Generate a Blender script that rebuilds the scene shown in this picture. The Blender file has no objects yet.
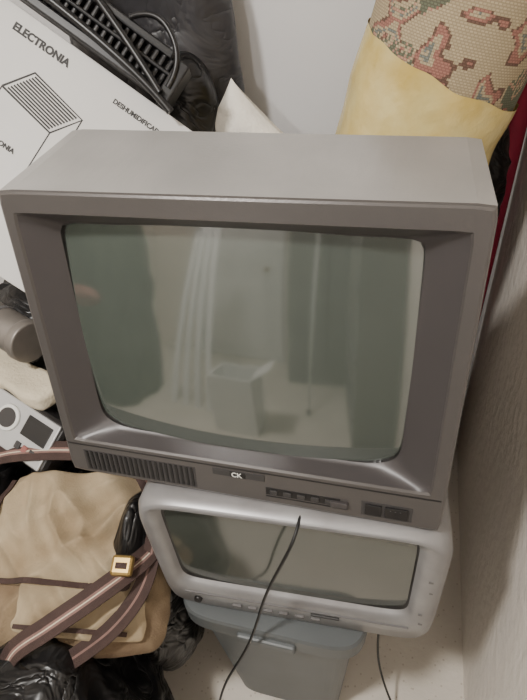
import bpy, bmesh, math, random
from mathutils import Vector, Matrix, noise
random.seed(4)
COL=bpy.context.scene.collection
FZ=-.18   # floor level while building (everything is raised at the end so the floor is z=0)

# ---------------------------------------------------------------- materials
def srgb(r,g,b):
    f=lambda c:(c/255/12.92 if c/255<=.04045 else ((c/255+.055)/1.055)**2.4)
    return (f(r),f(g),f(b),1)
def mat(name,col,rough=.5,metal=0,var=.0,vscale=8,bump=0,bscale=60,spec=.5,coat=0,col2=None,detail=4,ior=None,bdist=.01,crease=0):
    m=bpy.data.materials.new(name);m.use_nodes=True;nt=m.node_tree;N=nt.nodes;L=nt.links
    b=N["Principled BSDF"];b.inputs["Base Color"].default_value=col
    b.inputs["Roughness"].default_value=rough;b.inputs["Metallic"].default_value=metal
    b.inputs["Specular IOR Level"].default_value=spec;b.inputs["Coat Weight"].default_value=coat
    b.inputs["Coat Roughness"].default_value=.05
    if ior:b.inputs["IOR"].default_value=ior
    tc=N.new("ShaderNodeTexCoord")
    if var>0 or col2:
        n=N.new("ShaderNodeTexNoise");n.inputs["Scale"].default_value=vscale;n.inputs["Detail"].default_value=detail
        L.new(tc.outputs["Object"],n.inputs["Vector"])
        r=N.new("ShaderNodeValToRGB");r.color_ramp.elements[0].position=.35;r.color_ramp.elements[1].position=.68
        c2=col2 if col2 else tuple(x*(1-var) for x in col[:3])+(1,)
        r.color_ramp.elements[0].color=c2;r.color_ramp.elements[1].color=col
        L.new(n.outputs["Fac"],r.inputs[0]);L.new(r.outputs[0],b.inputs["Base Color"])
    if bump>0:
        n2=N.new("ShaderNodeTexNoise");n2.inputs["Scale"].default_value=bscale;n2.inputs["Detail"].default_value=5
        L.new(tc.outputs["Object"],n2.inputs["Vector"])
        bp=N.new("ShaderNodeBump");bp.inputs["Strength"].default_value=bump;bp.inputs["Distance"].default_value=bdist
        src=n2.outputs["Fac"]
        if crease:
            n2.inputs["Distortion"].default_value=1.2;n2.inputs["Detail"].default_value=3
            a=N.new("ShaderNodeMath");a.operation='SUBTRACT';a.inputs[1].default_value=.5;L.new(src,a.inputs[0])
            c=N.new("ShaderNodeMath");c.operation='ABSOLUTE';L.new(a.outputs[0],c.inputs[0])
            e=N.new("ShaderNodeMath");e.operation='POWER';e.inputs[1].default_value=.6;L.new(c.outputs[0],e.inputs[0]);src=e.outputs[0]
        L.new(src,bp.inputs["Height"]);L.new(bp.outputs[0],b.inputs["Normal"])
    return m
M={}
M['wall']=mat("plaster_wall",srgb(242,234,224),.8,var=.07,vscale=2.2,bump=.35,bscale=40)
M['wallb']=mat("painted_wall",srgb(226,225,225),.7,var=.06,vscale=2,bump=.08,bscale=30)
M['ceil']=mat("ceiling_paint",srgb(238,236,232),.8,var=.03)
M['cab']=mat("tv_cabinet_silver",srgb(166,164,161),.3,var=.13,vscale=10,bump=.04,bscale=300,metal=.4,detail=8)
M['bez']=mat("tv_bezel_grey",srgb(86,82,80),.34,var=.08,vscale=9,bump=.04,bscale=400,metal=.3,detail=7)
M['bezin']=mat("tv_bezel_inner",srgb(68,64,64),.38,var=.08,vscale=7,metal=.15)
M['dark']=mat("dark_plastic",srgb(26,24,24),.4,var=.1)
M['mid']=mat("mid_plastic",srgb(54,52,52),.4,var=.1)
M['label']=mat("label_white",srgb(215,215,210),.5,var=.02)
M['scr']=mat("crt_glass",srgb(72,78,72),.07,var=.05,vscale=5,spec=.9,ior=1.9)
M['scr2']=mat("crt_glass_b",srgb(68,72,66),.12,var=.08,vscale=6,spec=.9,ior=1.65)
M['silver']=mat("silver_plastic",srgb(150,149,149),.36,metal=.35,var=.08,vscale=12,col2=srgb(130,128,128))
M['silverb']=mat("bright_silver_plastic",srgb(186,186,186),.36,metal=.3,var=.08,vscale=12)
M['silverback']=mat("grey_back_plastic",srgb(104,102,102),.6,var=.1)
M['bin']=mat("bin_plastic",srgb(92,96,97),.45,var=.15,vscale=6)
M['carton']=mat("carton_white",srgb(208,206,203),.6,var=.07,vscale=4)
M['ink']=mat("black_ink",srgb(38,36,36),.6,var=.05)
M['bagblk']=mat("black_polythene",srgb(19,18,19),.33,var=.3,vscale=14,bump=.9,bscale=11,crease=1,bdist=.012)
M['baggry']=mat("grey_polythene",srgb(60,59,62),.42,var=.3,vscale=10,bump=.7,bscale=7,crease=1,bdist=.012)
M['blkpl']=mat("black_plastic",srgb(25,24,25),.35,var=.2)
M['cream']=mat("cream_cloth",srgb(210,198,174),.9,var=.12,vscale=14,bump=.3,bscale=160)
M['pillow']=mat("pillow_cotton",srgb(244,238,226),.9,var=.08,vscale=10,bump=.3,bscale=160)
M['canvas']=mat("tan_canvas",srgb(148,129,102),.9,vscale=9,bump=.4,bscale=300,bdist=.003,col2=srgb(114,94,72))
M['canvas2']=mat("pale_canvas",srgb(176,160,132),.9,vscale=9,bump=.35,bscale=300,bdist=.003,col2=srgb(140,121,94),detail=6)
M['brown']=mat("brown_webbing",srgb(66,48,43),.85,var=.2,vscale=40,bump=.4,bscale=400,bdist=.003)
M['pink']=mat("rose_webbing",srgb(134,104,96),.85,var=.2,vscale=40,bump=.4,bscale=400,bdist=.003)
M['brass']=mat("brass",srgb(160,134,82),.35,metal=.8,var=.2)
M['alu']=mat("dull_metal",srgb(138,132,126),.45,metal=.5,var=.3,vscale=12)
M['crim']=mat("crimson_cloth",srgb(150,30,58),.8,var=.2,vscale=20)
M['cable']=mat("cable_rubber",srgb(16,16,17),.45,var=.1)
M['white']=mat("white_laminate",srgb(242,242,240),.4,var=.03)
M['wood']=mat("door_paint",srgb(238,238,236),.45,var=.05)
M['green']=mat("olive_cloth",srgb(74,80,70),.9,var=.4,vscale=5,bump=.3,bscale=60)
M['red']=mat("rust_cloth",srgb(150,96,90),.9,var=.3,vscale=9)
M['curt']=mat("grey_cloth",srgb(126,125,121),.9,var=.2,vscale=5)
M['cardb']=mat("cardboard",srgb(150,120,88),.8,var=.1,vscale=9)
def floor_mat():
    m=mat("floor_screed",srgb(222,214,202),.6,var=.1,vscale=5,bump=.15,bscale=60)
    nt=m.node_tree;N=nt.nodes;L=nt.links;b=N["Principled BSDF"]
    old=b.inputs["Base Color"].links[0].from_socket
    tc=N.new("ShaderNodeTexCoord");v=N.new("ShaderNodeTexVoronoi");v.inputs["Scale"].default_value=70;L.new(tc.outputs["Object"],v.inputs["Vector"])
    r=N.new("ShaderNodeValToRGB");r.color_ramp.elements[0].position=.10;r.color_ramp.elements[0].color=(.45,.36,.28,1);r.color_ramp.elements[1].position=.2;r.color_ramp.elements[1].color=(1,1,1,1);L.new(v.outputs["Distance"],r.inputs[0])
    mx=N.new("ShaderNodeMixRGB");mx.blend_type='MULTIPLY';mx.inputs[0].default_value=.45;L.new(old,mx.inputs[1]);L.new(r.outputs[0],mx.inputs[2]);L.new(mx.outputs[0],b.inputs["Base Color"])
    return m
M['tile']=floor_mat()
def carpet_mat():
    m=bpy.data.materials.new("kilim_weave");m.use_nodes=True;nt=m.node_tree;N=nt.nodes;L=nt.links;b=N["Principled BSDF"]
    uv=N.new("ShaderNodeUVMap");uv.uv_map="UVMap"
    sn=N.new("ShaderNodeVectorMath");sn.operation='SNAP';sn.inputs[1].default_value=(.0036,.0036,.0036);L.new(uv.outputs[0],sn.inputs[0])
    nz=N.new("ShaderNodeTexNoise");nz.inputs["Scale"].default_value=10;nz.inputs["Detail"].default_value=2;L.new(sn.outputs[0],nz.inputs["Vector"])
    ad=N.new("ShaderNodeMixRGB");ad.blend_type='ADD';ad.inputs[0].default_value=.13;L.new(sn.outputs[0],ad.inputs[1]);L.new(nz.outputs["Color"],ad.inputs[2])
    beige=srgb(184,168,138);pink=srgb(164,116,104);green=srgb(106,110,92);dk=srgb(112,86,74);rose=srgb(182,144,124);blue=srgb(122,126,120)
    def layer(scale,stops,rnd,src):
        vo=N.new("ShaderNodeTexVoronoi");vo.distance='MANHATTAN';vo.inputs["Scale"].default_value=scale;vo.inputs["Randomness"].default_value=rnd;L.new(src,vo.inputs["Vector"])
        r=N.new("ShaderNodeValToRGB");cr=r.color_ramp;cr.interpolation='CONSTANT'
        cr.elements[0].position=stops[0][0];cr.elements[0].color=stops[0][1];cr.elements[1].position=stops[1][0];cr.elements[1].color=stops[1][1]
        for p,c in stops[2:]:
            e=cr.elements.new(p);e.color=c
        L.new(vo.outputs["Distance"],r.inputs[0]);return r
    A=layer(10,[(0,green),(.07,rose),(.15,dk),(.18,pink),(.27,dk),(.30,beige),(.38,green),(.43,rose),(.50,beige),(.56,blue),(.62,beige),(.68,pink),(.78,dk),(.82,beige)],.75,ad.outputs[0])
    Bm=layer(22,[(0,dk),(.10,pink),(.24,dk),(.29,beige),(.42,green),(.55,beige),(.64,rose),(.76,green)],.9,ad.outputs[0])
    n3=N.new("ShaderNodeTexNoise");n3.inputs["Scale"].default_value=7;L.new(sn.outputs[0],n3.inputs["Vector"])
    g=N.new("ShaderNodeMath");g.operation='GREATER_THAN';g.inputs[1].default_value=.52;L.new(n3.outputs["Fac"],g.inputs[0])
    mm=N.new("ShaderNodeMixRGB");L.new(g.outputs[0],mm.inputs[0]);L.new(A.outputs[0],mm.inputs[1]);L.new(Bm.outputs[0],mm.inputs[2])
    br=N.new("ShaderNodeTexBrick");br.inputs["Scale"].default_value=1;br.inputs["Brick Width"].default_value=.0054;br.inputs["Row Height"].default_value=.0036;br.inputs["Mortar Size"].default_value=.0008
    br.inputs["Color1"].default_value=(1,1,1,1);br.inputs["Color2"].default_value=(.7,.72,.7,1);br.inputs["Mortar"].default_value=(.42,.38,.33,1);L.new(uv.outputs[0],br.inputs["Vector"])
    mx=N.new("ShaderNodeMixRGB");mx.blend_type='MULTIPLY';mx.inputs[0].default_value=.6;L.new(mm.outputs[0],mx.inputs[1]);L.new(br.outputs["Color"],mx.inputs[2])
    L.new(mx.outputs[0],b.inputs["Base Color"]);b.inputs["Roughness"].default_value=.95
    bp=N.new("ShaderNodeBump");bp.inputs["Strength"].default_value=.6;bp.inputs["Distance"].default_value=.002;L.new(br.outputs["Color"],bp.inputs["Height"]);L.new(bp.outputs[0],b.inputs["Normal"])
    return m
M['carpet']=carpet_mat()
M['tape']=mat("yellow_packing_tape",srgb(198,172,98),.22,var=.18,vscale=16,bump=.5,bscale=22,col2=srgb(212,194,134))

# ---------------------------------------------------------------- helpers
def empty(name,loc=(0,0,0)):
    o=bpy.data.objects.new(name,None);COL.objects.link(o);o.location=loc;return o
def par(o,p):
    if p is not None:
        o.parent=p
    return o
def obj(name,me,parent=None,mw=None,smooth=False,mats=()):
    for m in mats: me.materials.append(m)
    o=bpy.data.objects.new(name,me);COL.objects.link(o)
    if smooth:
        for p in me.polygons:p.use_smooth=True
    if mw is not None:o.matrix_world=mw
    par(o,parent);return o
def mesh(name,vs,fs,mats=(),parent=None,mw=None,smooth=False,bevel=0,seg=2,recalc=True):
    me=bpy.data.meshes.new(name);me.from_pydata([tuple(v) for v in vs],[],fs);me.update()
    if recalc:
        bm=bmesh.new();bm.from_mesh(me);bmesh.ops.recalc_face_normals(bm,faces=bm.faces);bm.to_mesh(me);bm.free()
    o=obj(name,me,parent,mw,smooth,mats)
    if bevel>0:
        md=o.modifiers.new("b","BEVEL");md.width=bevel;md.segments=seg;md.limit_method='ANGLE';md.angle_limit=math.radians(35)
    return o
def box(name,lo,hi,m,parent=None,mw=None,bevel=0,seg=2):
    (a,b,c),(d,e,f)=lo,hi
    vs=[(a,b,c),(d,b,c),(d,e,c),(a,e,c),(a,b,f),(d,b,f),(d,e,f),(a,e,f)]
    fs=[(0,3,2,1),(4,5,6,7),(0,1,5,4),(1,2,6,5),(2,3,7,6),(3,0,4,7)]
    return mesh(name,vs,fs,[m],parent,mw,bevel=bevel,seg=seg)
def frame(o,u,v,n=None):
    u=Vector(u).normalized();v=Vector(v);v=(v-u*v.dot(u)).normalized();w=u.cross(v)
    m=Matrix((u,v,w)).transposed().to_4x4();m.translation=Vector(o);return m
def curve(name,pts,r,m,parent=None,mw=None,res=8):
    c=bpy.data.curves.new(name,"CURVE");c.dimensions='3D';c.bevel_depth=r;c.bevel_resolution=3;c.resolution_u=res
    s=c.splines.new('NURBS' if len(pts)>3 else 'POLY');s.points.add(len(pts)-1)
    for p,q in zip(s.points,pts):p.co=(*q,1)
    if s.type=='NURBS':s.order_u=4;s.use_endpoint_u=True
    c.use_fill_caps=True;c.materials.append(m)
    o=bpy.data.objects.new(name,c);COL.objects.link(o)
    if mw is not None:o.matrix_world=mw
    return par(o,parent)
def cyl(name,p0,p1,r0,r1,m,parent=None,n=32,bevel=0,mw=None):
    p0=Vector(p0);p1=Vector(p1);a=(p1-p0).normalized();t=Vector((0,0,1)) if abs(a.z)<.9 else Vector((1,0,0))
    u=a.cross(t).normalized();v=a.cross(u);vs=[];
    for p,r in ((p0,r0),(p1,r1)):
        for i in range(n):
            th=2*math.pi*i/n;vs.append(p+u*math.cos(th)*r+v*math.sin(th)*r)
    fs=[(i,(i+1)%n,n+(i+1)%n,n+i) for i in range(n)]+[tuple(range(n)),tuple(range(n,2*n))]
    o=mesh(name,vs,fs,[m],parent,mw,bevel=bevel)
    for p in o.data.polygons:
        if len(p.vertices)==4:p.use_smooth=True
    return o
def blob(name,c,rad,m,amp=.06,fr=4,seed=0,sub=5,ridge=True,power=2.0,floor=None,parent=None,rot=None,fine=.45):
    bm=bmesh.new();bmesh.ops.create_icosphere(bm,subdivisions=sub,radius=1)
    R=rot.to_3x3() if rot is not None else Matrix.Identity(3)
    for v in bm.verts:
        d=v.co.normalized()
        k=(abs(d.x)**power+abs(d.y)**power+abs(d.z)**power)**(-1/power)
        q=d*k;p=Vector((q.x*rad[0],q.y*rad[1],q.z*rad[2]))
        s=p*fr/ .3+Vector((seed*7.3,seed*3.1,seed))
        w=noise.noise_vector(s*.7)*.6
        a=noise.noise(s+w);b2=noise.noise(s*2.7+w*2)
        if ridge: h=(1-2*abs(a))*.6+(1-2.4*abs(b2))*fine-.5+(1-2.4*abs(noise.noise(s*6.1+w*5)))*fine*.35
        else: h=a+b2*fine
        p=p+d*h*amp
        p=R@p+Vector(c)
        if floor is not None and p.z<floor:p.z=floor+.0005*abs(h)
        v.co=p
    me=bpy.data.meshes.new(name);bm.to_mesh(me);bm.free()
    return obj(name,me,parent,None,True,[m])
def sq(K):
    q=[]
    for i in range(K):q.append((-1+2*i/K,-1))
    for i in range(K):q.append((1,-1+2*i/K))
    for i in range(K):q.append((1-2*i/K,1))
    for i in range(K):q.append((-1,1-2*i/K))
    return q
def se(x,y,n):
    nn=n if not isinstance(n,tuple) else (n[0]+(n[1]-n[0])*min(1,max(0,y*.5+.5)))
    return (abs(x)**nn+abs(y)**nn)**(-1/nn)
def sloop(K,cx,cy,a,b,n):
    out=[]
    for x,y in sq(K):
        if n:
            s=se(x,y,n);x*=s;y*=s
        out.append((cx+a*x,cy+b*y))
    return out
def loft(loops,cap0=False,cap1=False):
    vs=[];fs=[];n=len(loops[0])
    for l in loops:vs+=l
    for k in range(len(loops)-1):
        for i in range(n):
            j=(i+1)%n;fs.append((k*n+i,k*n+j,(k+1)*n+j,(k+1)*n+i))
    if cap0:fs.append(tuple(range(n))[::-1])
    if cap1:fs.append(tuple(range((len(loops)-1)*n,len(loops)*n)))
    return vs,fs
def dome(K,cx,cy,a,b,n,f,place,rings=10):
    base=sq(K);vs=[];fs=[]
    for k in range(rings,0,-1):
        t=k/rings
        for x,y in base:
            s=se(x,y,n);xx=x*s*t;yy=y*s*t
            vs.append(place(cx+a*xx,cy+b*yy,f(xx,yy)))
    N=len(base)
    for k in range(rings-1):
        for i in range(N):
            j=(i+1)%N;fs.append((k*N+i,k*N+j,(k+1)*N+j,(k+1)*N+i))
    vs.append(place(cx,cy,f(0,0)));c=len(vs)-1
    for i in range(N):fs.append(((rings-1)*N+i,(rings-1)*N+(i+1)%N,c))
    return vs,fs
def ribbon(name,pts,w,nrm,mats,parent=None,mw=None,th=.0015,steps=60,stripes=(0,.3,.7,1)):
    P=[Vector(p) for p in pts];NN=[Vector(nrm)]*len(P)
    def cr(A,t):
        n=len(A)-1;f=t*n;i=min(int(f),n-1);f-=i
        a=A[max(i-1,0)];b=A[i];c=A[i+1];d=A[min(i+2,n)]
        return .5*((2*b)+(c-a)*f+(2*a-5*b+4*c-d)*f*f+(3*b-a-3*c+d)*f**3)
    vs=[];fs=[];mi=[];S=len(stripes)
    for k in range(steps+1):
        t=k/steps;p=cr(P,t);q=cr(P,min(1,t+.01))-cr(P,max(0,t-.01));n=cr(NN,t).normalized();s=q.cross(n).normalized();n=s.cross(q).normalized()
        for side in (1,-1):
            for st in stripes:vs.append(p+s*w*(st-.5)+n*th*side)
    W=2*S
    for k in range(steps):
        for i in range(S-1):
            a=k*W+i;fs.append((a,a+1,a+1+W,a+W));mi.append(i)
            a=k*W+S+i;fs.append((a,a+W,a+1+W,a+1));mi.append(i)
        a=k*W;fs.append((a,a+W,a+S+W,a+S));mi.append(0)
        a=k*W+S-1;fs.append((a,a+S,a+S+W,a+W));mi.append(S-2)
    o=mesh(name,vs,fs,mats,parent,mw,smooth=False)
    for p,i in zip(o.data.polygons,mi):p.material_index=min(i,len(mats)-1)
    return o

# ---------------------------------------------------------------- room
XL,XR,YF,YB,H=-1.5,.655,-2.7,.8,2.3
box("floor",(XL-.1,YF-.1,FZ-.1),(XR+.1,YB+.1,FZ),M['tile'])
box("ceiling",(XL-.1,YF-.1,H),(XR+.1,YB+.1,H+.1),M['ceil'])
box("wall_right",(XR,YF-.1,FZ),(XR+.1,YB+.1,H),M['wall'])
box("wall_back",(XL-.1,YB,FZ),(XR,YB+.1,H),M['wallb'])
box("wall_left",(XL-.1,YF-.1,FZ),(XL,YB,H),M['wall'])
box("wall_front",(XL,YF-.1,FZ),(XR,YF,H),M['wall'])
d=empty("door_1",(-.55,YF,FZ))
box("door_leaf",(-.38,.0,0.01),(.38,.04,2.02),M['wood'],d,bevel=.004)
for a in (.15,1.1):
    box("door_panel",(-.28,.04,a),(.28,.048,a+.75),M['white'],d,bevel=.004)
box("door_jamb_l",(-.45,0,0),(-.385,.06,2.1),M['white'],d)
box("door_jamb_r",(.385,0,0),(.45,.06,2.1),M['white'],d)
box("door_head",(-.45,0,2.03),(.45,.06,2.1),M['white'],d)
cyl("door_knob",(.3,.04,1.02),(.3,.10,1.02),.02,.025,M['brass'],d)

# ---------------------------------------------------------------- big CRT television
TV=empty("crt_television",(0,0,0))
def F(x,h,dd=0): return Vector((x,-.1908*h-.9816*dd,1-.9816*h+.1908*dd))
HH=.40;K=28
zb=F(0,HH).z
OC=(.249,.2,.256,.2)
def LP(cx,cy,a,b,n,dd): return [F(x,y,dd) for x,y in sloop(K,cx,cy,a,b,n)]
sc=(.2455,.1875,.204,.1455);sn_=(30,10)
RC=(.248,.1835,.2405,.1595)
loops=[LP(*OC[:2],OC[2],OC[3],90,-.012),LP(*OC[:2],OC[2],OC[3],90,-.004),LP(*OC[:2],OC[2]-.0015,OC[3]-.0015,90,-.0012),LP(*OC[:2],OC[2]-.004,OC[3]-.004,90,0),
       LP(*RC,110,0),LP(RC[0],RC[1],RC[2]-.002,RC[3]-.002,110,-.003)]
vs,fs=loft(loops);mesh("front_frame",vs,fs,[M['bez']],TV)
la=LP(RC[0],RC[1],RC[2]-.002,RC[3]-.002,110,-.003);lb=LP(sc[0],sc[1],sc[2]+.003,sc[3]+.003,sn_,-.026)
loops=[[p.lerp(q,t/8) for p,q in zip(la,lb)] for t in range(9)]+[LP(sc[0],sc[1],sc[2],sc[3],sn_,-.029)]
vs,fs=loft(loops);mesh("inner_bezel",vs,fs,[M['bezin']],TV,smooth=True)
loops=[LP(sc[0],sc[1],sc[2],sc[3],sn_,-.029),LP(sc[0],sc[1],sc[2]-.002,sc[3]-.002,sn_,-.037)]
vs,fs=loft(loops);mesh("screen_gasket",vs,fs,[M['dark']],TV)
vs,fs=dome(K,sc[0],sc[1],sc[2]+.004,sc[3]+.004,sn_,lambda x,y:-.037+.020*(1-(x*x*.6+y*y*.4)),F,rings=12)
mesh("picture_tube_glass",vs,fs,[M['scr']],TV,smooth=True)
yb=.168
o0=[F(x,y,-.004) for x,y in sloop(K,OC[0],OC[1],OC[2],OC[3],90)]
def backpt(x,h,y):
    z1=1.011-.010*(x/.5);z=z1-(h/HH)*(z1-zb);return Vector((x,y,z))
cl=[o0,[backpt(x,y,yb-.006) for x,y in sloop(K,.248,.2,.252,.2,70)],
 [backpt(x,y,yb) for x,y in sloop(K,.248,.2,.248,.196,60)],
 [backpt(x,y,yb) for x,y in sloop(K,.25,.21,.20,.165,14)]]
vs,fs=loft(cl);mesh("cabinet_sleeve",vs,fs,[M['cab']],TV)
cl=[[backpt(x,y,yb-.001) for x,y in sloop(K,.25,.21,.20,.165,14)],
    [backpt(x,y,.25) for x,y in sloop(K,.25,.225,.17,.14,8)],
    [backpt(x,y,.31) for x,y in sloop(K,.25,.25,.11,.10,5)],
    [backpt(x,y,.345) for x,y in sloop(K,.25,.25,.09,.09,5)]]
vs,fs=loft(cl,cap1=True);mesh("rear_housing",vs,fs,[M['mid']],TV)
FM=frame((0,0,1),(1,0,0),(0,.1908,.9816))
def fbox(name,x0,x1,h0,h1,z0,z1,m,bev=0): return box(name,(x0,-h1,z0),(x1,-h0,z1),m,TV,FM,bevel=bev)
fbox("panel_groove",-.002,.500,.3475,.3495,-.002,.0004,M['dark'])
fbox("vent_recess",.020,.188,.3575,.3925,-.002,.0003,M['mid'])
for i in range(22):
    x=.024+i*.0075
    q=[(x,-.391),(x+.0034,-.391),(x+.0028,-.359),(x-.0006,-.359)]
    vv=[(a,b,.0) for a,b in q]+[(a,b,.0012) for a,b in q]
    mesh("vent_slot_%d"%i,vv,[(0,1,2,3),(4,5,6,7),(0,1,5,4),(1,2,6,5),(2,3,7,6),(3,0,4,7)],[M['dark']],TV,FM)
fbox("badge_plate",.213,.284,.3520,.3625,0,.0012,M['mid'],.0004)
fbox("badge",.237,.259,.3525,.3622,.001,.0018,M['dark'],.0003)
c=bpy.data.curves.new("badge_text","FONT");c.body="CK";c.size=.0105;c.offset=.0002;c.extrude=.0002;c.materials.append(M['label'])
o=bpy.data.objects.new("badge_text",c);COL.objects.link(o);o.matrix_world=FM@Matrix.Translation((.2395,-.3612,.0019));o.parent=TV
fbox("control_slot",.285,.382,.3715,.3835,-.001,.0006,M['dark'],.0003)
for i in range(5): fbox("slider_%d"%i,.291+i*.018,.301+i*.018,.3745,.3805,.0,.0026,M['mid'],.0006)
fbox("control_line",.285,.392,.3855,.3868,0,.0008,M['dark'])
fbox("knob",.370,.392,.374,.3825,.0,.005,M['bezin'],.001)
fbox("button_bay",.408,.470,.3675,.3905,-.001,.0006,M['mid'],.0004)
fbox("button_1",.413,.433,.3705,.3875,0,.003,M['dark'],.0008)
fbox("button_2",.437,.465,.3705,.3875,0,.003,M['dark'],.0008)
for i in range(3): fbox("icon_%d"%i,.443+i*.006,.4445+i*.006,.374,.3748,.003,.0033,M['silverback'])

# ---------------------------------------------------------------- smaller silver TV
T2=empty("portable_television",(0,0,0))
zt=zb-.003
T2M=Matrix.Translation((.311,-.092,0))@Matrix.Rotation(math.radians(2.8),4,'Z')
def G(x,z,y=0): return T2M@Vector((x,y,z))
cz=(zt+.306)/2;hb=(zt-.306)/2
def L2(a,b,n,y,cxx=0,czz=None): return [G(x,z,y) for x,z in sloop(K,cxx,cz if czz is None else czz,a,b,n)]
sx,sz,sa,sb=-.003,.481,.179,.105
ha=.218
loops=[L2(ha-.002,hb,9,.10),L2(ha,hb,9,.03),L2(ha,hb,9,.012),L2(ha-.005,hb-.004,9,.0),L2(ha-.013,hb-.008,10,-.006),
       L2(sa+.008,sb+.008,14,-.003,sx,sz),L2(sa+.003,sb+.003,13,.004,sx,sz),L2(sa,sb,12,.008,sx,sz)]
vs,fs=loft(loops);mesh("silver_shell",vs,fs,[M['silver']],T2,smooth=True)
loops=[L2(sa,sb,12,.008,sx,sz),L2(sa-.005,sb-.005,12,.012,sx,sz)]
vs,fs=loft(loops);mesh("screen_surround",vs,fs,[M['dark']],T2)
vs,fs=dome(K,sx,sz,sa-.003,sb-.003,12,lambda x,y:.012-.009*(1-(x*x*.6+y*y*.4)),lambda a,b,c:G(a,b,c),rings=10)
mesh("picture_tube_glass",vs,fs,[M['scr2']],T2,smooth=True)
loops=[L2(ha-.002,hb,9,.099),L2(ha-.010,hb-.012,7,.104),L2(.185,hb-.014,7,.15),L2(.14,hb-.04,6,.24),L2(.09,hb-.07,5,.31),L2(.085,hb-.075,5,.34)]
vs,fs=loft(loops,cap1=True);mesh("rear_housing",vs,fs,[M['silverback']],T2)
def gb(name,x0,x1,z0,z1,y0,y1,m,bev=.001): return box(name,(x0,y0,z0),(x1,y1,z1),m,T2,T2M,bevel=bev)
gb("lower_seam",-.18,.18,.3515,.353,-.0062,.0,M['silverback'],0)
for i in range(6): gb("button_%d"%i,-.10+i*.026,-.085+i*.026,.328,.334,-.0085,0,M['silverback'])
gb("badge",.03,.075,.340,.346,-.0075,0,M['mid'])
cyl("sensor_dome",(T2M@Vector((-.16,-.003,.332))),(T2M@Vector((-.16,-.010,.332))),.008,.006,M['dark'],T2)
for k,(a,b) in enumerate([(.193,.50),(.197,.47),(.192,.37),(.189,.40)]):
    gb("scuff_%d"%k,a,a+.006,b,b+.004,-.0055,.0,M['silverback'],0)

# ---------------------------------------------------------------- plastic bin under it
B=empty("plastic_storage_bin",(0,0,0))
bx,by=.270,.045
def L3(a,b,z,n=7): return [Vector((bx+x,by+y,z)) for x,y in sloop(K,0,0,a,b,n)]
loops=[L3(.110,.120,FZ+.002),L3(.117,.127,FZ+.01),L3(.146,.154,.250),L3(.148,.156,.254),L3(.160,.168,.256),L3(.163,.171,.262),L3(.163,.171,.298),L3(.160,.168,.304),L3(.02,.02,.305)]
vs,fs=loft(loops,cap0=True,cap1=True);mesh("bin_body",vs,fs,[M['bin']],B)
box("bin_handle",(bx-.05,by-.179,.262),(bx+.05,by-.167,.285),M['bin'],B,bevel=.004)

# ---------------------------------------------------------------- cables
curve("power_cable",[(.332,-.02,.600),(.332,-.075,.603),(.332,-.108,.600),(.322,-.126,.575),(.296,-.132,.50),(.278,-.132,.43),(.266,-.134,.37),(.243,-.150,.28),(.205,-.165,.19),(.180,-.17,.10),(.16,-.18,.0),(.14,-.2,-.1),(.12,-.22,FZ+.004),(.06,-.26,FZ+.004)],.0022,M['cable'])
curve("power_cable",[(.45,.08,.30),(.452,.03,.25),(.452,.0,.12),(.455,-.01,.0),(.48,-.03,-.10),(.51,-.05,FZ+.006),(.53,-.08,FZ+.004),(.54,-.2,FZ+.004)],.0024,M['cable'])

# ---------------------------------------------------------------- carton
c0=(.06,.44,.905);u=(.81,-.05,-.57);v=(.486,.582,.639)
CM=frame(c0,u,v)
cart=mesh("printed_carton",[(x,y,z) for z in (0,-.13) for x,y in ((-.62,-.41),(0,-.41),(0,0),(-.62,0))],[(0,1,2,3),(4,7,6,5),(0,4,5,1),(1,5,6,2),(2,6,7,3),(3,7,4,0)],[M['carton']],None,CM,bevel=.002)
for s,x,y,sz_,b in [("ELECTRONIA",-.357,-.036,.0180,.0008),("DESHUMIDIFICADOR",-.158,-.040,.0115,.0004),("ELECTRONIA",-.325,-.212,.012,.0005)]:
    c=bpy.data.curves.new("print","FONT");c.body=s;c.size=sz_;c.offset=b;c.extrude=.0003;c.materials.append(M['ink'])
    o=bpy.data.objects.new("print",c);COL.objects.link(o);o.parent=cart;o.location=(x,y,.0006)
def cstroke(pts,r=.0012,m=M['ink']):
    c=bpy.data.curves.new("print_line","CURVE");c.dimensions='3D';c.bevel_depth=r;s=c.splines.new('POLY');s.points.add(len(pts)-1)
    for p,q in zip(s.points,pts):p.co=(q[0],q[1],.0003,1)
    c.materials.append(m);o=bpy.data.objects.new("print_line",c);COL.objects.link(o);o.parent=cart;o.scale=(1,1,.3)
A=(-.325,-.125)
def pt(a,b):return (A[0]+a*.105+b*.035,A[1]-a*.02+b*.05)
cstroke([pt(0,0),pt(1,0),pt(1,1),pt(0,1),pt(0,0)],.0018)
cstroke([pt(0,0),(pt(0,0)[0]-.004,pt(0,0)[1]-.12)]);cstroke([pt(1,0),(pt(1,0)[0]-.002,pt(1,0)[1]-.13)])
cstroke([pt(1,1),(pt(1,1)[0],pt(1,1)[1]-.12)])
for i in range(1,11): cstroke([pt(.06,i/11),pt(.94,i/11)],.0016)
FR=empty("folding_slatted_rack");FR.matrix_world=CM
def rb(name,x0,x1,y0,y1,z0,z1,r=0):
    o=box(name,(x0,y0,z0),(x1,y1,z1),M['blkpl'],None,None,bevel=.003);o.parent=FR
    return o
rb("rail_low",-.47,-.075,.008,.024,.0,.03);rb("rail_high",-.47,-.11,.076,.090,-.02,.012);rb("rail_mid",-.47,-.09,.050,.057,-.012,.012)
rb("end_bar",-.096,-.073,.008,.080,-.02,.03)
for i in range(25): rb("slat_%d"%i,-.455+i*.0148,-.446+i*.0148,.012,.084,-.012,.002)
rb("backing_sheet",-.46,-.09,.012,.084,-.018,-.013)
curve("hinge_tube",[(-.46,.036,.03),(-.3,.034,.036),(-.15,.028,.036),(-.06,-.0,.032)],.007,M['blkpl'],None).parent=FR
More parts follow.
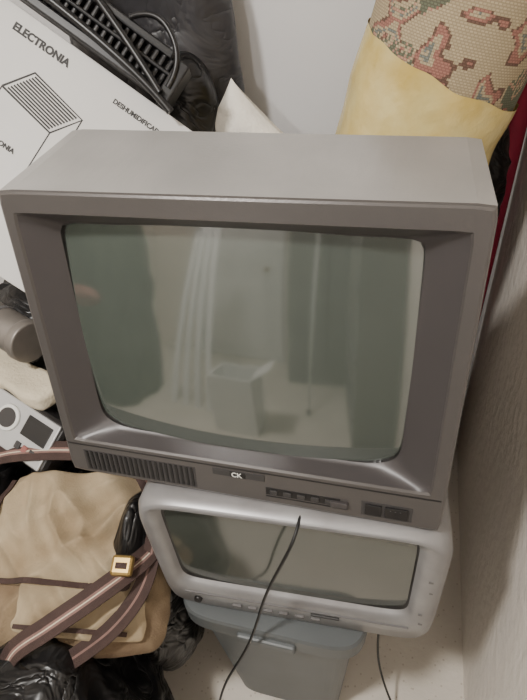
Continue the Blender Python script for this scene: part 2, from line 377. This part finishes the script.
curve("cross_tube",[(-.38,.12,.02),(-.28,.09,.03),(-.18,.055,.036),(-.09,.015,.036)],.006,M['blkpl'],None).parent=FR
curve("handle_loop",[(-.20,.09,.015),(-.17,.12,.03),(-.12,.11,.035),(-.085,.07,.03),(-.085,.03,.03)],.005,M['blkpl'],None).parent=FR

# ---------------------------------------------------------------- background bags, pillow
blob("black_bin_bag",(-.115,.69,.97),(.175,.085,.40),M['baggry'],.035,1.2,1,floor=.5,ridge=False,fine=.3)
blob("black_bin_bag",(-.025,.60,.81),(.075,.075,.185),M['bagblk'],.02,2.0,2,floor=.45,ridge=False)
def cushion(name,half,th,mw,m):
    vs=[];fs=[];n=36
    for side in (1,-1):
        for i in range(n+1):
            for j in range(n+1):
                a=-1+2*i/n;b=-1+2*j/n
                pin=1-.10*(1-b*b)*abs(a)**3;pin2=1-.10*(1-a*a)*abs(b)**3
                e=((1-abs(a)**2.2)*(1-abs(b)**2.2))**.45
                w=.006*noise.noise(Vector((a*2.2,b*2.2,side*3)))+.005*(.5-abs(noise.noise(Vector((a*3,b*5,side+8)))))
                vs.append((a*half*pin,b*half*pin2,side*(th*e+w*e)))
    S=(n+1)**2
    for sd in range(2):
        for i in range(n):
            for j in range(n):
                q=sd*S+i*(n+1)+j;fs.append((q,q+1,q+n+2,q+n+1))
    return mesh(name,vs,fs,[m],None,mw,smooth=True)
cushion("cream_pillow",.108,.045,frame((.080,.605,.808),(.66,-.10,.75),(-.72,.12,.68)),M['pillow'])
box("cardboard_box",(.0,.50,FZ+.001),(.09,.73,.655),M['cardb'],bevel=.003)
blob("black_bin_bag",(-.36,.42,.20),(.34,.31,.40),M['bagblk'],.06,1.6,4,floor=FZ+.001)
blob("black_bin_bag",(-.21,.63,.25),(.19,.14,.42),M['bagblk'],.05,1.8,5,floor=FZ+.001)
blob("black_bin_bag",(-.64,.10,.15),(.33,.34,.38),M['bagblk'],.07,1.6,6,floor=FZ+.001)
blob("black_bin_bag",(-.20,-.02,.10),(.25,.22,.25),M['bagblk'],.05,1.3,7,floor=FZ+.001,sub=6)
blob("black_bin_bag",(-.07,-.30,.06),(.165,.20,.28),M['bagblk'],.045,.9,8,floor=FZ+.001,sub=6,fine=.3)
blob("black_bin_bag",(-.34,-.35,.05),(.25,.22,.25),M['bagblk'],.045,.9,9,floor=FZ+.001,sub=6,fine=.3)
blob("black_bin_bag",(.025,-.03,.17),(.062,.12,.28),M['bagblk'],.022,1.3,10,floor=FZ+.001,sub=6,fine=.3)
box("cardboard_box",(.44,.665,FZ+.001),(.555,.785,.52),M['cardb'],bevel=.003)
blob("black_bin_bag",(.548,.70,.69),(.068,.075,.21),M['bagblk'],.018,2.0,11,floor=.522)
U=empty("crimson_umbrella")
cyl("canopy",(.625,.775,FZ+.05),(.625,.76,.93),.010,.022,M['crim'],U)
cyl("canopy_collar",(.625,.76,.93),(.625,.76,.95),.022,.015,M['crim'],U)
cyl("shaft",(.625,.775,FZ+.001),(.625,.775,FZ+.06),.005,.005,M['blkpl'],U)
# ---------------------------------------------------------------- rolled carpet
p0=Vector((.14,.50,FZ+.04));p1=Vector((.517,.52,1.21));ax=(p1-p0);Ln=ax.length;ax.normalize()
ux=ax.cross(Vector((0,1,0))).normalized();vx=ax.cross(ux)
R=.128
def roll(name,s0,s1,r,m,parent,wob=0,ns=30,n=96,skew=0):
    vs=[];fs=[];uvs=[]
    for k in range(ns+1):
        s=s0+(s1-s0)*k/ns
        for i in range(n+1):
            th=2*math.pi*i/n+1.5*math.pi
            rr=r+ (noise.noise(Vector((math.cos(th)*2,math.sin(th)*2,s*14)))*wob)+ (.004*(i/n))
            s2=s+skew*math.cos(th)+ (wob*.8*noise.noise(Vector((math.cos(th)*3,math.sin(th)*3,s0*9))))
            vs.append(p0+ax*s2+ux*math.cos(th)*rr+vx*math.sin(th)*rr);uvs.append((th*r,s2))
    for k in range(ns):
        for i in range(n):
            a=k*(n+1)+i;fs.append((a,a+1,a+n+2,a+n+1))
    o=mesh(name,vs,fs,[m],parent,smooth=True)
    uvl=o.data.uv_layers.new(name="UVMap")
    for l in o.data.loops:uvl.data[l.index].uv=uvs[l.vertex_index]
    return o
CR=empty("rolled_carpet")
roll("roll_body",0,Ln,R,M['carpet'],CR)
for e,s in enumerate((0.001,Ln-.001)):
    vs=[];fs=[];n=400
    for i in range(n+1):
        th=2*math.pi*6*i/n;rr=R*(1-i/n*.95);
        for dr in (0,-.009):
            q=max(rr+dr,.001);vs.append(p0+ax*s+ux*math.cos(th)*q+vx*math.sin(th)*q)
    for i in range(n):fs.append((2*i,2*i+1,2*i+3,2*i+2))
    mesh("spiral_edge_%d"%e,vs,fs,[M['cream']],CR)
    cyl("core_%d"%e,p0+ax*(s-(.012 if e else -.004)),p0+ax*(s-(.004 if e else -.012)),R-.002,R-.002,M['brown'],CR)
roll("tape_band",Ln-.42,Ln-.222,R+.005,M['tape'],CR,wob=.006,skew=.028)
roll("tape_band_2",.26,.36,R+.003,M['tape'],CR,wob=.006)

# ---------------------------------------------------------------- left clutter
cn2=empty("metal_tube");cyl("tube_body",(-.62,.33,.625),(-.275,.195,.600),.040,.040,M['alu'],cn2,bevel=.003);cyl("tube_end",(-.275,.195,.600),(-.255,.187,.599),.044,.042,M['alu'],cn2,bevel=.003);cyl("tube_band",(-.35,.225,.605),(-.34,.221,.604),.042,.042,M['silverback'],cn2)
blob("folded_beige_cloth",(-.32,.175,.515),(.13,.040,.024),M['cream'],.014,2,12,ridge=False,power=5,rot=Matrix.Rotation(math.radians(-22),4,'Z'))
DM=frame((-.242,.068,.484),(.93,-.28,-.22),(.33,.72,.6))@Matrix.Scale(1.12,4)
DV=empty("clock_radio");DV.matrix_world=DM
def db(name,lo,hi,m,bev=.003):
    o=box(name,lo,hi,m,None,None,bevel=bev);o.parent=DV;return o
db("radio_body",(-.085,-.052,-.06),(.07,.042,0),M['mid'],.012)
db("radio_face",(-.080,-.045,-.001),(.064,.038,.004),M['silverb'],.004)
o=cyl("dial_ring",(-.035,.004,.003),(-.035,.004,.008),.024,.022,M['label'],None);o.parent=DV
o=cyl("dial",(-.035,.004,.006),(-.035,.004,.0095),.017,.017,M['mid'],None);o.parent=DV
db("display",(.0,-.008,.003),(.054,.028,.006),M['dark'],.001)
for i in range(3): db("key_%d"%i,(.002+i*.016,-.032,.003),(.013+i*.016,-.020,.007),M['red'] if i==1 else M['mid'],.001)
BM=frame((-.078,-.095,.395),(.985,.15,.0),(-.14,.93,.33))
bag=empty("canvas_shoulder_bag");bag.matrix_world=BM
def folds(X_,Y_,seed):
    w=noise.noise_vector(Vector((X_*5,Y_*5,seed)))*.7
    a=X_*.8+Y_*.6;b=-X_*.6+Y_*.8
    f1=1-2*abs(noise.noise(Vector((a*6,b*14,seed*2.1))+w))
    f2=1-2.2*abs(noise.noise(Vector((b*8,a*20,seed*3.7))+w*1.4))
    return f1*.6+f2*.4-.45
def bagpiece(name,cx,cy,a,b,z,th,m,n=8,seed=0,amp=.012,sag=1.0):
    vs=[];fs=[];base=sq(40);rings=40
    for side in (1,-1):
        for k in range(rings,-1,-1):
            t=k/rings
            for x,y in base:
                s=(abs(x)**n+abs(y)**n)**(-1/n)
                edge=1+.07*noise.noise(Vector((x*2.0+seed,y*2.0,seed)))
                X_=cx+a*x*s*t*edge;Y_=cy+b*y*s*t*edge
                e=(1-t**7)**.5
                w=folds(X_,Y_,seed)*amp
                drape=-1.2*(X_*X_)-sag*Y_*Y_
                vs.append((X_,Y_,z+drape+w+(th*e if side>0 else -th*e)))
    N=len(base)
    for sd in range(2):
        o_=sd*(rings+1)*N
        for k in range(rings):
            for i in range(N):
                j=(i+1)%N;fs.append((o_+k*N+i,o_+k*N+j,o_+(k+1)*N+j,o_+(k+1)*N+i))
    o=mesh(name,vs,fs,[m],None,smooth=True);o.parent=bag;return o
bagpiece("bag_body",0,-.01,.172,.150,-.035,.035,M['canvas'],6,3,.034)
bagpiece("bag_flap",-.022,.035,.142,.098,.008,.004,M['canvas2'],9,3,.037)
bagpiece("front_pocket",.035,-.085,.110,.052,.004,.006,M['canvas2'],9,3,.034)
def onbag(x,y,off): return (x,y,folds(x,y,3)*.037-1.2*x*x-y*y+.012+off)
def rbn(name,pts,w,mats,stripes,nrm=(0,0,1)):
    o=ribbon(name,pts,w,nrm,mats,None,None,stripes=stripes);o.parent=bag;return o
st=[M['brown'],M['pink'],M['cream'],M['pink'],M['brown']];ss=(0,.34,.45,.50,.61,1)
rbn("strap_top",[(-.24,.15,-.02),(-.16,.16,.01),(-.08,.165,.018),(.0,.165,.025),(.05,.175,.02),(.09,.19,.0)],.036,st,ss)
rbn("strap_lower",[(.155,.02,-.01),(.135,-.02,.02),(.08,-.075,.042),(.01,-.125,.034),(-.05,-.16,.005),(-.09,-.20,-.05)],.036,st,ss)
rbn("strap_side",[(.06,.17,.02),(.11,.13,.02),(.145,.07,.012),(.150,.01,.01),(.14,-.06,.005),(.10,-.12,-.0),(.03,-.17,-.02)],.030,[M['brown'],M['pink'],M['brown']],(0,.44,.56,1))
def edge_trim(name,pts,w=.009):
    P=[]
    for (x0,y0),(x1,y1) in zip(pts[:-1],pts[1:]):
        for i in range(10):
            t=i/10;P.append(onbag(x0+(x1-x0)*t,y0+(y1-y0)*t,.004))
    o=ribbon(name,P,w,(0,0,1),[M['brown']],None,None,stripes=(0,1),steps=160);o.parent=bag
edge_trim("flap_trim",[(-.158,.12),(-.158,-.058),(.112,-.058),(.114,.12)])
edge_trim("pocket_trim",[(-.07,-.125),(.14,-.125)],.007)
o=box("buckle",(.098,-.046,.036),(.134,-.014,.050),M['brass'],None,None,bevel=.005);o.parent=bag
o=box("buckle_slot",(.106,-.036,.048),(.126,-.026,.0505),M['brown'],None,None,bevel=.001);o.parent=bag

# ---------------------------------------------------------------- things in the room behind the viewer (seen in the glass)
pl=empty("leaning_white_planks")
for i in range(4):
    x=-.66+i*.085;t=.035;z1=1.1+.07*i;x2=x+.05-.03*i
    mesh("plank_%d"%i,[(x,-1.35,FZ),(x+t,-1.35,FZ),(x+t,-1.33,FZ),(x,-1.33,FZ),(x2,-1.85,z1),(x2+t,-1.85,z1),(x2+t,-1.83,z1),(x2,-1.83,z1)],[(0,1,2,3),(4,5,6,7),(0,1,5,4),(1,2,6,5),(2,3,7,6),(3,0,4,7)],[M['white']],pl)
ob=empty("open_white_box")
for nm,lo,hi in [("box_front",(-.26,-1.12,FZ),(-.04,-1.11,.25)),("box_back",(-.26,-1.36,FZ),(-.04,-1.35,.25)),("box_left",(-.27,-1.36,FZ),(-.26,-1.11,.25)),("box_right",(-.04,-1.36,FZ),(-.03,-1.11,.25)),("box_base",(-.26,-1.35,FZ),(-.04,-1.12,FZ+.01))]: box(nm,lo,hi,M['white'],ob)
mesh("box_flap",[(-.04,-1.35,.25),(-.04,-1.12,.25),(.06,-1.12,.33),(.06,-1.35,.33)],[(0,1,2,3)],[M['white']],ob)
cp=empty("clothes_pile");blob("pile_green",(-1.12,-1.3,.4),(.33,.35,.85),M['green'],.04,1.0,14,floor=FZ,parent=cp,ridge=False,power=4);blob("pile_rust",(-.90,-.95,.62),(.12,.05,.05),M['red'],.02,2,15,ridge=False,parent=cp)
wd=empty("added_reflection_block");box("reflection_block_body",(.02,-2.65,FZ),(.62,-2.1,1.7),M['curt'],wd,bevel=.005);box("reflection_block_gap",(.315,-2.102,.0),(.325,-2.095,1.65),M['dark'],wd)  # unseen grey block, added to darken the right part of the screen reflection
wd2=empty("added_side_reflection_block");box("side_block_body",(.46,-2.05,FZ),(.65,-1.0,1.3),M['curt'],wd2,bevel=.005)  # unseen block, added so the glass does not reflect the bright right wall
for i in range(4): box("side_block_edge_%d"%i,(.45,-2.05,.1+i*.35),(.46,-1.0,.13+i*.35),M['silverback'],wd2)
mp=empty("added_streak_pole");cyl("pole",(.22,-1.50,FZ+.001),(.24,-2.05,1.3),.008,.008,M['white'],mp);cyl("pole_tip",(.22,-1.498,FZ+.001),(.22,-1.502,FZ+.05),.012,.012,M['mid'],mp)  # unseen pole, added to give the pale vertical streak in the glass

# ---------------------------------------------------------------- lights
def emat(s,c):
    m=bpy.data.materials.new("lamp_glow");m.use_nodes=True;b=m.node_tree.nodes["Principled BSDF"];b.inputs["Emission Color"].default_value=c;b.inputs["Emission Strength"].default_value=s;b.inputs["Base Color"].default_value=(.8,.8,.8,1);return m
EM=emat(3,(1,.96,.9,1))
lamp=empty("ceiling_lamp",(-.30,-.80,H))
cyl("lamp_base",(0,-0.0,-.03),(0,0,0),.17,.17,M['white'],lamp);cyl("lamp_diffuser",(0,0,-.06),(0,0,-.03),.13,.16,EM,lamp)
l=bpy.data.lights.new("ceiling_light","AREA");l.shape='DISK';l.size=.22;l.energy=42;l.color=(1,.965,.92)
o=bpy.data.objects.new("ceiling_light",l);COL.objects.link(o);o.location=(-.30,-.80,H-.07)
wl=empty("added_fill_lamp",(.10,YF,2.0))  # unseen lamp and fixture, added to brighten the right wall beside the TV
cyl("fill_lamp_base",(0,0,0),(0,.03,0),.14,.14,M['white'],wl);cyl("fill_lamp_diffuser",(0,.03,0),(0,.06,0),.13,.11,EM,wl)
l=bpy.data.lights.new("added_fill_light","AREA");l.shape='DISK';l.size=.2;l.energy=26;l.color=(1,.965,.92)
o=bpy.data.objects.new("added_fill_light",l);COL.objects.link(o);o.location=(.10,YF+.07,2.0);o.rotation_euler=(math.radians(75),0,0)
w=bpy.data.worlds.new("w");bpy.context.scene.world=w;w.use_nodes=True;w.node_tree.nodes["Background"].inputs[0].default_value=(.8,.85,.9,1);w.node_tree.nodes["Background"].inputs[1].default_value=.3

# ---------------------------------------------------------------- camera
cd=bpy.data.cameras.new("camera");cam=bpy.data.objects.new("camera",cd);COL.objects.link(cam)
r=Vector((.9654,.2472,-.0833)).normalized();up=Vector((-.0988,.6416,.7606));up=(up-r*up.dot(r)).normalized();bk=r.cross(up)
m=Matrix((r,up,bk)).transposed().to_4x4();m.translation=(.4303,-.4554,1.2124);cam.matrix_world=m
cd.sensor_fit='HORIZONTAL';cd.sensor_width=36;cd.lens=36*528/527;cd.clip_start=.01
bpy.context.scene.camera=cam
# raise everything so the floor is at z=0
bpy.context.view_layer.update()
for o in list(bpy.context.scene.objects):
    if o.parent is None: o.location.z-=FZ
